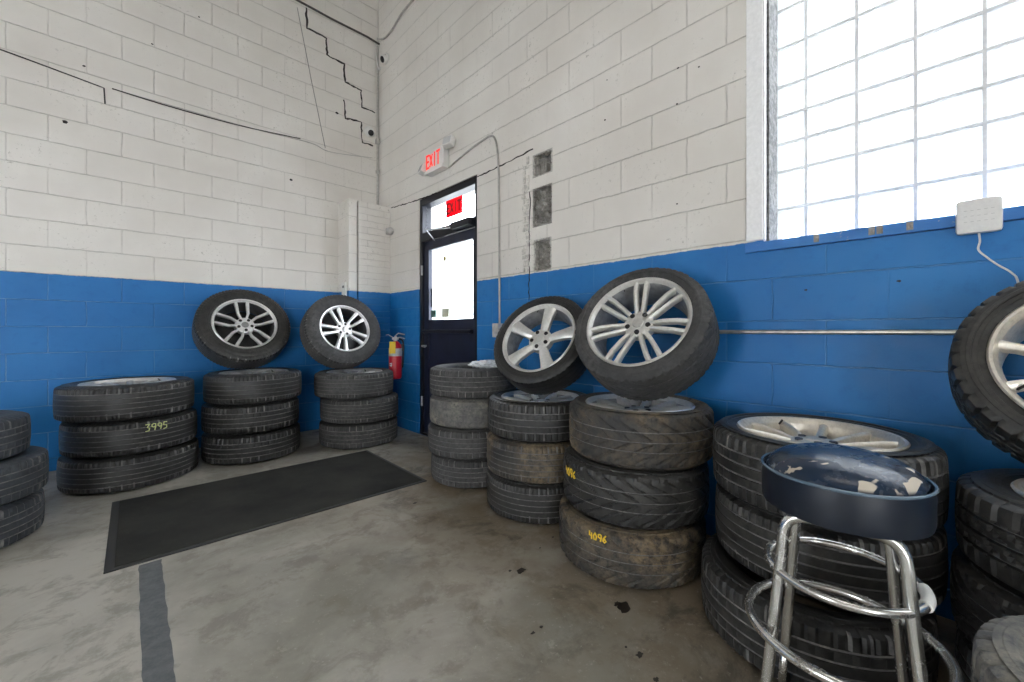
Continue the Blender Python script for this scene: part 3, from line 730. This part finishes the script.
def spoke(bm, ang, secs, crown=.004, swirl=0):
    """secs: (r, lateral, halfwidth, z_top, thickness)"""
    ca, sa = math.cos(ang), math.sin(ang); rings = []
    for r, l, hw, zt, th in secs:
        pr = [(-hw, zt-th), (-hw, zt-.006), (-hw*.72, zt), (0, zt+crown), (hw*.72, zt), (hw, zt-.006), (hw, zt-th)]
        ring = []
        for q, z in pr:
            x, y = r, l+q
            ring.append(bm.verts.new((x*ca-y*sa, x*sa+y*ca, z)))
        rings.append(ring)
    for A, B in zip(rings, rings[1:]):
        for k in range(7): bm.faces.new((A[k], A[(k+1) % 7], B[(k+1) % 7], B[k]))
    bm.faces.new(rings[0]); bm.faces.new(rings[-1][::-1])
def make_rim(parent, rr, W, style, mat, barrel=None, rot=0.0, lite=False):
    zl = .43*W
    bm = bmesh.new()
    prof = [(rr-.004, zl-.006), (rr+.003, zl+.006), (rr-.002, zl+.012), (rr-.010, zl+.010), (rr-.016, zl-.002), (rr-.022, zl-.012)]
    lathe(bm, prof, 72)
    bm2 = bmesh.new()
    prof2 = [(rr-.022, zl-.012), (rr-.030, zl-.04), (rr-.034, .0), (rr-.036, -.25*W), (rr-.014, -.36*W), (rr-.008, -.43*W), (rr-.002, -.44*W), (rr-.004, -.40*W), (rr-.012, -.32*W), (rr-.018, 0), (rr-.004, zl-.006)]
    rim = link('rim', bm, mat, parent, auto=35)
    br = link('barrel', None or _lathe_bm(prof2, 72), barrel or A_DARK2, rim, auto=35)
    F = rr-.020; zf = zl-.004
    hubz = zf-.018
    def sp(pairs, z_out=None):
        pass
    n, S = {'five_double_slim': (5, None), 'five_double_wide': (5, None), 'seven_double': (7, None), 'five_single': (5, None), 'ten': (10, None), 'five_split': (5, None)}[style]
    for k in range(n):
        a = rot+2*PI*k/n; bm = bmesh.new()
        if style == 'five_double_slim':
            for sg in (-1, 1):
                spoke(bm, a, [(.035, sg*.020, .012, hubz-.006, .03), (.075, sg*.024, .010, hubz, .028), (.5*F, sg*.040, .0115, hubz+.006, .026), (F*.8, sg*.044, .0135, zf-.004, .026), (F+.006, sg*.048, .014, zf, .03)], .002)
        elif style == 'five_double_wide':
            for sg in (-1, 1):
                spoke(bm, a, [(.03, sg*.012, .014, hubz-.004, .03), (.07, sg*.020, .013, hubz, .03), (.5*F, sg*.029, .0145, hubz+.006, .028), (F*.8, sg*.039, .0165, zf-.004, .026), (F+.006, sg*.047, .022, zf, .03)], .003)
            spoke(bm, a, [(.03, 0, .026, hubz-.006, .026), (.085, 0, .020, hubz-.006, .02)], .001)
        elif style == 'seven_double':
            for sg in (-1, 1):
                spoke(bm, a, [(.045, sg*.013, .011, hubz-.008, .03), (.08, sg*.0155, .0115, hubz, .03), (.5*F, sg*.021, .012, hubz+.010, .028), (F*.8, sg*.0265, .0125, zf+.002, .026), (F+.006, sg*.028, .0135, zf, .03)], .004)
        elif style == 'five_single':
            spoke(bm, a, [(.03, 0, .030, hubz-.018, .03), (.065, 0, .026, hubz-.010, .034), (.45*F, 0, .029, hubz+.004, .034), (F*.75, 0, .035, zf-.004, .032), (F+.006, 0, .046, zf-.002, .03)], .007)
        elif style == 'ten':
            spoke(bm, a, [(.03, 0, .012, hubz-.012, .03), (.08, 0, .012, hubz-.006, .03), (.5*F, 0, .014, hubz+.004, .03), (F*.8, 0, .017, zf-.004, .03), (F+.006, 0, .024, zf-.002, .03)], .004)
        elif style == 'five_split':
            for sg in (-1, 1):
                spoke(bm, a, [(.03, sg*.014, .014, hubz-.02, .03), (.07, sg*.022, .015, hubz-.01, .03), (.5*F, sg*.038, .014, hubz, .032), (F*.8, sg*.060, .014, zf-.006, .03), (F+.006, sg*.075, .018, zf-.002, .03)], .004)
        link('spoke', bm, mat, rim, auto=35)
    hr = .078 if style != 'seven_double' else .075
    bm = bmesh.new()
    lathe(bm, [(.026, hubz-.004), (.036, hubz), (hr*.75, hubz-.001), (hr, hubz-.010), (hr+.002, hubz-.05), (.03, hubz-.05)], 40, closed=True)
    link('hub', bm, mat, rim, auto=35)
    bm = bmesh.new(); lathe(bm, [(0, hubz-.006), (.026, hubz-.006), (.029, hubz-.002), (.027, hubz+.003), (.018, hubz+.005), (0, hubz+.005)], 32)
    link('center_cap', bm, A_DARK2 if style in ('five_double_slim',) else mat, rim, auto=35)
    for k in range(5):
        a = rot+PI/5+2*PI*k/5; bm = bmesh.new()
        lathe(bm, [(0, hubz+.0015), (.009, hubz+.0015), (.0125, hubz+.0025), (.0135, hubz-.004), (0, hubz-.004)], 16, Matrix.Translation((.054*math.cos(a), .054*math.sin(a), 0)))
        link('lug_hole', bm, M_PLUG, rim, auto=35)
    if barrel is A_DARK:  # added black disc standing in for the shade behind the spokes
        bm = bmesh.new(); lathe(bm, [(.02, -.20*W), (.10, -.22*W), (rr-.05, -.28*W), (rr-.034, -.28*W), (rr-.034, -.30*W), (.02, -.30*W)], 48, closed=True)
        link('shade_disc', bm, M_PLUG, rim, auto=35)
    return rim
def _lathe_bm(prof, n):
    bm = bmesh.new(); lathe(bm, prof, n, closed=True); return bm

GL = 'tires and wheels stacked along the blue wall'
def wheel(loc, M, R, W, rr, style, mat, rim, rmat, label, rot=0.0, barrel=None, group=GL):
    e = empty('car_wheel', loc); e.rotation_euler = M.to_euler(); tag(e, label, 'wheel', group)
    o = D.objects.new('tire', tire_data(R, W, rr, style, mat)); COL.objects.link(o); o.parent = e
    o.rotation_euler = (0, 0, random.uniform(0, 6))
    make_rim(e, rr, W, rim, rmat, barrel, rot)
    bm = bmesh.new(); a = rot+.4; tube(bm, [((rr-.03)*math.cos(a), (rr-.03)*math.sin(a), .37*W), ((rr-.05)*math.cos(a), (rr-.05)*math.sin(a), .45*W)], .004, 8); link('valve_stem', bm, M_PLUG, e)
    return e
def tire(loc, R, W, rr, style, mat, label, tilt=(0, 0)):
    o = D.objects.new('tire', tire_data(R, W, rr, style, mat)); COL.objects.link(o)
    o.location = loc; o.rotation_euler = (tilt[0], tilt[1], random.uniform(0, 6.2)); tag(o, label, 'tire', GL)
    return o

DIG = {'3': [[(0, 1), (.6, 1), (.25, .58), (.6, .4), (.5, .05), (0, 0)]], '9': [[(.6, .55), (.35, .45), (.05, .6), (.05, .9), (.3, 1), (.6, .9), (.6, .5), (.45, 0)]],
       '5': [[(.6, 1), (.1, 1), (.05, .55), (.55, .5), (.55, .1), (0, 0)]], '4': [[(.1, 1), (.05, .5), (.6, .5)], [(.5, .85), (.5, 0)]],
       '0': [[(.3, 1), (.0, .6), (.1, .05), (.45, 0), (.6, .5), (.3, 1)]], '6': [[(.55, 1), (.1, .6), (.0, .2), (.3, 0), (.6, .2), (.4, .45), (.05, .3)]]}
def paint_number(o, txt, R, W, ang, v0, h, mat, world_rot=True):
    """ang: world bearing of the text centre seen from outside; child of the tire"""
    bm = bmesh.new(); adv = h*.72; tot = adv*len(txt); rz = o.rotation_euler.z
    for i, chh in enumerate(txt):
        lines = [[(-tot/2+i*adv+x*h*.8, v0+y*h+random.uniform(-.002, .002)) for x, y in ln] for ln in DIG[chh]]
        ribbon(bm, lines, .0065, .0012, lambda u, v, d: ((R+.0005+d)*math.cos(ang-rz+u/R), (R+.0005+d)*math.sin(ang-rz+u/R), v))
    c = link('painted_number', bm, mat, o); c['label'] = 'handwritten %s paint number' % ('yellow' if mat is M_YEL else 'pale yellow-green'); return c
M_YEL = simple('paint_marker_yellow', (.85, .58, .04), .6)
M_YG = simple('paint_marker_pale', (.62, .68, .28), .6)

def stack(base, specs, rot=0):
    """specs from the floor up: (dx, dy, R, W, rr, style, mat, label[, rim style, rim mat])"""
    z = 0; out = []
    for sp in specs:
        dx, dy, R, W, rr, st, mt, lab = sp[:8]
        hgt = W*1.0
        loc = (base[0]+dx, base[1]+dy, z+W/2)
        if len(sp) > 8: out.append(wheel(loc, Matrix.Identity(3), R, W, rr, st, mt, sp[8], sp[9], lab, rot=sp[10] if len(sp) > 10 else .3, barrel=sp[11] if len(sp) > 11 else None))
        else: out.append(tire(loc, R, W, rr, st, mt, lab))
        z += hgt
    return out, z
def cam_off(deg, toward=0, right=0):
    a = math.radians(deg); l, d = math.sin(a), math.cos(a)
    fx, fy = l*c_+d*s_, -l*s_+d*c_
    return (-fx*toward+fy*right, -fy*toward-fx*right)

# A: stack cut by the left edge
A = (-2.93, -1.31)
oA = cam_off(-55, 0, -.055)
stack(A, [(.0, 0, .355, .215, .225, 'ribs', R_COOL, 'bottom tire of the stack cut off by the left edge of the photo'),
          (.01, .01, .36, .215, .225, 'ribs', R_COOL, 'middle tire of the stack cut off by the left edge of the photo'),
          (oA[0], oA[1], .36, .215, .225, 'ribs', R_COOL, 'top tire of the stack cut off by the left edge of the photo')])
# B
B = (-2.215, -.60)
sB, zB = stack(B, [(.012, -.0, .385, .235, .24, 'fine', R_BLACK, 'bottom tire of the wide stack left of the doormat'),
          (.012, 0, .375, .238, .24, 'fine', R_BLACK2, 'black tire marked 3995 left of the doormat'),
          (-.01, .01, .380, .245, .265, 'fine', R_BLACK, 'black wheel lying on top of the wide stack that has no leaning wheel', 'ten', A_SATIN)])
angB = math.atan2(CAMY-B[1], CAMX-B[0])
paint_number(sB[1], '3995', .3755, .225, angB+.33, .040, .046, M_YG)
# C
Cc = (-1.425, -.54)
sC, zC = stack(Cc, [(.0, -.0, .37, .24, .23, 'ribs', R_BLACK2, 'bottom tire of the stack under the wheel with slim paired spokes'),
           (-.005, 0, .365, .242, .23, 'ribs', R_BLACK, 'middle tire of the stack under the wheel with five pairs of slim spokes'),
           (.012, .0, .37, .25, .26, 'fine', R_BLACK2, 'top wheel lying flat under the leaning wheel with five pairs of slim spokes', 'ten', A_SATIN)])
# D
Dd = (-.56, -.76)
sD, zD = stack(Dd, [(0, 0, .365, .23, .22, 'ribs', R_GREY, 'bottom tire of the stack nearest the fire extinguisher'),
           (.005, -.01, .365, .23, .22, 'fine', R_GREY, 'middle tire of the stack nearest the fire extinguisher'),
           (-.045, .0, .365, .237, .255, 'fine', R_GREY, 'top wheel lying flat in the stack nearest the fire extinguisher', 'ten', A_SATIN)])
# E
E_ = polar(3.09, -5.4)
sE, zE = stack(E_, [(0, 0, .315, .205, .205, 'ribs', R_GREY, 'bottom tire of the stack of four in front of the door'),
           (-.02, .0, .322, .205, .205, 'ribs', R_GREY, 'second tire from the floor in the stack of four in front of the door'),
           (.0, .0, .325, .205, .205, 'worn', R_PALE, 'third tire up, scuffed pale at its left, in the four-high stack by the door'),
           (.0, -.0, .325, .21, .205, 'ribs', R_GREY, 'top tire of the stack of four by the door, with crumpled plastic on it')])
# F
Ff = polar(2.58, 3.8)
sF, zF = stack(Ff, [(-.0, 0, .33, .225, .22, 'fine', R_BLACK, 'bottom tire of the stack under the silver five-spoke wheel'),
           (.0, .0, .33, .228, .22, 'fine', R_DUSTY, 'middle tire, dusty brown on its left, under the silver five-spoke wheel'),
           (.01, .0, .33, .23, .245, 'ribs', R_BLACK, 'top wheel lying flat under the leaning silver five-spoke wheel', 'ten', A_SILVER)])
# G
Gg = polar(2.13, 17.2)
sG, zG = stack(Gg, [(-.05, .02, .345, .24, .24, 'dir', R_DUSTY, 'bottom tire marked 4096, muddy at its right, in the stack of wide tires mid photo'),
           (-.02, .018, .345, .245, .24, 'dir', R_BLACK, 'middle tire in the stack under the biggest leaning wheel'),
           (.02, .01, .345, .25, .26, 'dir', R_BROWN, 'top wheel lying flat, brown with dried mud, under the biggest leaning wheel', 'ten', A_SILVER)])
angG = math.atan2(CAMY-Gg[1], CAMX-Gg[0])
paint_number(sG[0], '4096', .344, .245, angG-.36, .066, .030, M_YEL)
paint_number(sG[1], '4096', .344, .245, angG-.95, .035, .036, M_YEL)
# H
Hh = polar(1.88, 36.7)
sH, zH = stack(Hh, [(-.08, .02, .336, .24, .225, 'ribs', R_BLACK2, 'bottom tire of the stack behind the bar stool'),
           (.01, .0, .336, .24, .225, 'fine', R_BLACK, 'middle tire of the stack behind the bar stool'),
           (-.01, .0, .338, .245, .25, 'ribs', R_BLACK, 'top wheel lying flat with pale spokes behind the bar stool seat', 'five_split', A_GOLDISH, .35, A_GOLDISH)])
# I
Ii = polar(1.85, 57.3); Ii = (Ii[0], Ii[1]-.012)
sI, zI = stack(Ii, [(.0, 0, .33, .215, .22, 'ribs', R_BLACK2, 'bottom tire of the stack at the right edge'),
           (-.005, .01, .33, .215, .22, 'dir', R_BLACK, 'middle tire of the stack at the right edge'),
           (.0, .0, .33, .225, .22, 'knob', R_BLACK, 'top wheel with chunky tread lying flat in the stack at the right edge', 'ten', A_GOLDISH)])
# J
J = polar(1.22, 61.2)
sJ, zJ = stack(J, [(0, 0, .27, .29, .18, 'worn', R_PALE, 'faded tire under the pale worn wheel in the bottom right corner'),
          (0, 0, .27, .22, .18, 'knob', R_PALE, 'pale grey worn wheel lying in the bottom right corner of the photo', 'ten', A_SATIN)])

def lean(wall, along, ztop, R, W, tau, **k):
    t = math.radians(tau); yaw = math.radians(k.pop('yaw', 0)); off = k.pop('off', 0)
    Re = R-.004
    out = Re*math.sin(t)+W/2*.93*math.cos(t)+off
    cz = ztop+Re*math.cos(t)+W/2*.80*math.sin(t)
    # local z = face normal, local y = up along the wheel
    if wall == 'R':
        n = Vector((-math.cos(t), 0, math.sin(t))); up = Vector((math.sin(t), 0, math.cos(t))); loc = Vector((-out, along, cz))
    else:
        n = Vector((0, -math.cos(t), math.sin(t))); up = Vector((0, math.sin(t), math.cos(t))); loc = Vector((along, -out, cz))
    Y = Matrix.Rotation(yaw, 3, 'Z'); n = Y @ n; up = Y @ up
    x = up.cross(n); M = Matrix((x, up, n)).transposed()
    return wheel(loc, M, R, W, **k)
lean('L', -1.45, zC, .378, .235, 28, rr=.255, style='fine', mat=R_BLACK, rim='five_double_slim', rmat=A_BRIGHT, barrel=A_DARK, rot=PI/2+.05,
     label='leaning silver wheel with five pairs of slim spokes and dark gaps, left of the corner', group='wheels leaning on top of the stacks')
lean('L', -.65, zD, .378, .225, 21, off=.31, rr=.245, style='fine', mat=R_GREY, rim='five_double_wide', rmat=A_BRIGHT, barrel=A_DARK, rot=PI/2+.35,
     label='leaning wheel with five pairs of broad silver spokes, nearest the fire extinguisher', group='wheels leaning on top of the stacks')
lean('R', -2.965, zF, .33, .20, 32, yaw=14, off=.03, rr=.25, style='worn', mat=R_BLACK2, rim='five_single', rmat=A_SILVER, rot=PI/2-.1,
     label='leaning silver wheel with five single spokes, nearest the door', group='wheels leaning on top of the stacks')
lean('R', -3.68, zG, .345, .26, 32, yaw=8, off=.02, rr=.262, style='dir', mat=R_GREY, rim='seven_double', rmat=A_SATIN, rot=PI/2+.1,
     label='biggest leaning wheel, seven pairs of thin grey spokes, mid photo', group='wheels leaning on top of the stacks')
lean('R', Ii[1]+.027, zI-.012, .315, .23, 27, rr=.233, style='knob', mat=R_BLACK, rim='five_split', rmat=A_GOLDISH, barrel=A_GOLDISH, rot=PI+.1,
     label='leaning chunky-tread wheel with pale spokes cut off by the right edge', group='wheels leaning on top of the stacks')

# crumpled clear plastic on the stack by the door
rnd = random.Random(8); bm = bmesh.new()
bmesh.ops.create_icosphere(bm, subdivisions=4, radius=1)
for v in bm.verts:
    k = 1+rnd.uniform(-.16, .16); v.co = Vector((v.co.x*.15*k, v.co.y*.17*k, max(v.co.z, -.35)*.035*k))
bmesh.ops.translate(bm, verts=bm.verts, vec=(0, 0, .012))
o = link('plastic_bag', bm, simple('crumpled_plastic', (.75, .77, .80), .25, 0, .05, 60)); o.location = (E_[0]+.12, E_[1]-.06, zE-.01)
tag(o, 'crumpled whitish plastic bag lying on the stack of four tires by the door', 'plastic bag')

# ------------------------------------------------------------------ bar stool
S = polar(1.275, 38.9)
st = empty('bar_stool', (S[0], S[1], 0)); tag(st, 'chrome bar stool with a worn dark blue round seat', 'bar stool')
# local frame: +y away from the camera, +x to the right as seen
vx = S[0]-CAMX; vy = S[1]-CAMY; st.rotation_euler = (0, 0, math.atan2(vy, vx)-PI/2)
def vinyl():
    q = N('navy_vinyl'); o = q.obj(); n = q.noise(o, 16, 4, .6); X = q.sep(o)
    col = q.mix(q.ramp(q.noise(o, 5, 3), .3, .7), C(.010, .020, .042), C(.016, .034, .066))
    up = q.ramp(X[2], .745, .752)
    tear = q.math('MULTIPLY', q.ramp(q.noise(o, 13, 3, .5, .4), .64, .652), up)
    col = q.mix(tear, col, C(.55, .49, .40))
    return q.fin(col, q.math('ADD', q.math('MULTIPLY', tear, .5), q.ramp(n, .3, .7, .20, .32)), 0, q.bump(q.noise(o, 9, 3), .35, .02))
M_VIN = vinyl()
def chrome():
    q = N('worn_chrome'); o = q.obj(); a = q.noise(o, 26, 5, .75); b = q.noise(o, 5, 3)
    r = q.math('MULTIPLY', q.ramp(a, .56, .68), q.ramp(b, .45, .6))
    return q.fin(q.mix(r, C(.72, .72, .70), C(.22, .15, .09)), q.ramp(a, .3, .75, .12, .35), .95, q.bump(a, .08, .002))
M_CHR = chrome()
rs = .163
bm = bmesh.new(); lathe(bm, [(0, .652), (rs-.015, .652), (rs-.002, .657), (rs, .668), (rs+.001, .72), (rs-.001, .742)], 72); link('seat_band', bm, simple('navy_vinyl_side', (.005, .010, .021), .42, 0, .15, 12), st, auto=50)
bm = bmesh.new(); lathe(bm, [(rs-.006, .736), (rs-.010, .747), (rs-.020, .762), (rs-.042, .778), (rs-.075, .789), (.04, .796), (0, .797)], 72); link('seat_cushion', bm, M_VIN, st, auto=70)
bm = bmesh.new(); tube(bm, [(rs*math.cos(a), rs*math.sin(a), .744) for a in [2*PI*i/72 for i in range(72)]], .0038, 8, closed=True); link('seat_piping', bm, simple('piping_light_blue', (.10, .15, .20), .18), st, smooth=True)
bm = bmesh.new(); lathe(bm, [(0, .636), (.10, .636), (.10, .652), (0, .652)], 32); link('swivel_plate', bm, M_CHR, st, auto=40)
# two hoops; each is a pair of legs joined under the seat
for sg in (-1, 1):
    for side in (-1, 1):
        bm = bmesh.new(); yt, yb = sg*.085, sg*.125; kx = 1.0 if sg < 0 else .86
        pts = [(0, yt, .642), (side*.06*kx, yt, .642), (side*.085*kx, yt, .636), (side*.102*kx, yt, .618), (side*.109*kx, yt*1.02, .588), (side*.116*kx, sg*.092, .50), (side*.146*kx, yb, .16)]
        tube(bm, smooth_path(pts, 5), .0125, 14)
        tube(bm, [(side*.143*kx, sg*.1225, .19), (side*.160*kx, sg*.142, .012)], .0100, 12)
        lg = link('leg', bm, M_CHR, st, smooth=True)
        bm = bmesh.new(); tube(bm, [(side*.159*kx, sg*.141, .03), (side*.162*kx, sg*.143, .001)], .0145, 12); link('rubber_foot', bm, M_PLUG, lg, auto=40)
def ring(r, z, tr): 
    bm = bmesh.new(); tube(bm, [(r*math.cos(a), r*math.sin(a), z) for a in [2*PI*i/80 for i in range(80)]], tr, 12, closed=True); return bm
link('brace_ring', ring(.150, .50, .0095), M_CHR, st, smooth=True)
link('foot_ring', ring(.192, .355, .0110), M_CHR, st, smooth=True)
bm = bmesh.new(); tube(bm, [(.150*math.cos(a), .150*math.sin(a), .50) for a in [-.35+i*.07 for i in range(9)]], .0125, 12); wr_ = link('tape_wrap', bm, M_WPL, st, auto=50); wr_['label'] = 'white tape wrapped on the brace ring'

# ceiling lamps (out of view, light the room)
for (x, y) in ((-2.6, -5.2),):
    e = empty('ceiling_lamp', (x, y, 5.07)); tag(e, 'white strip lamp hanging from the workshop ceiling', 'lamp')
    bm = bmesh.new(); box(bm, -.17, .17, -1.25, 1.25, 0, .07, .01); link('housing', bm, M_WPL, e)
    bm = bmesh.new(); tube(bm, [(0, -1, .07), (0, -1, ZC-5.07)], .006, 8); tube(bm, [(0, 1, .07), (0, 1, ZC-5.07)], .006, 8); link('hanger', bm, M_STEEL, e)
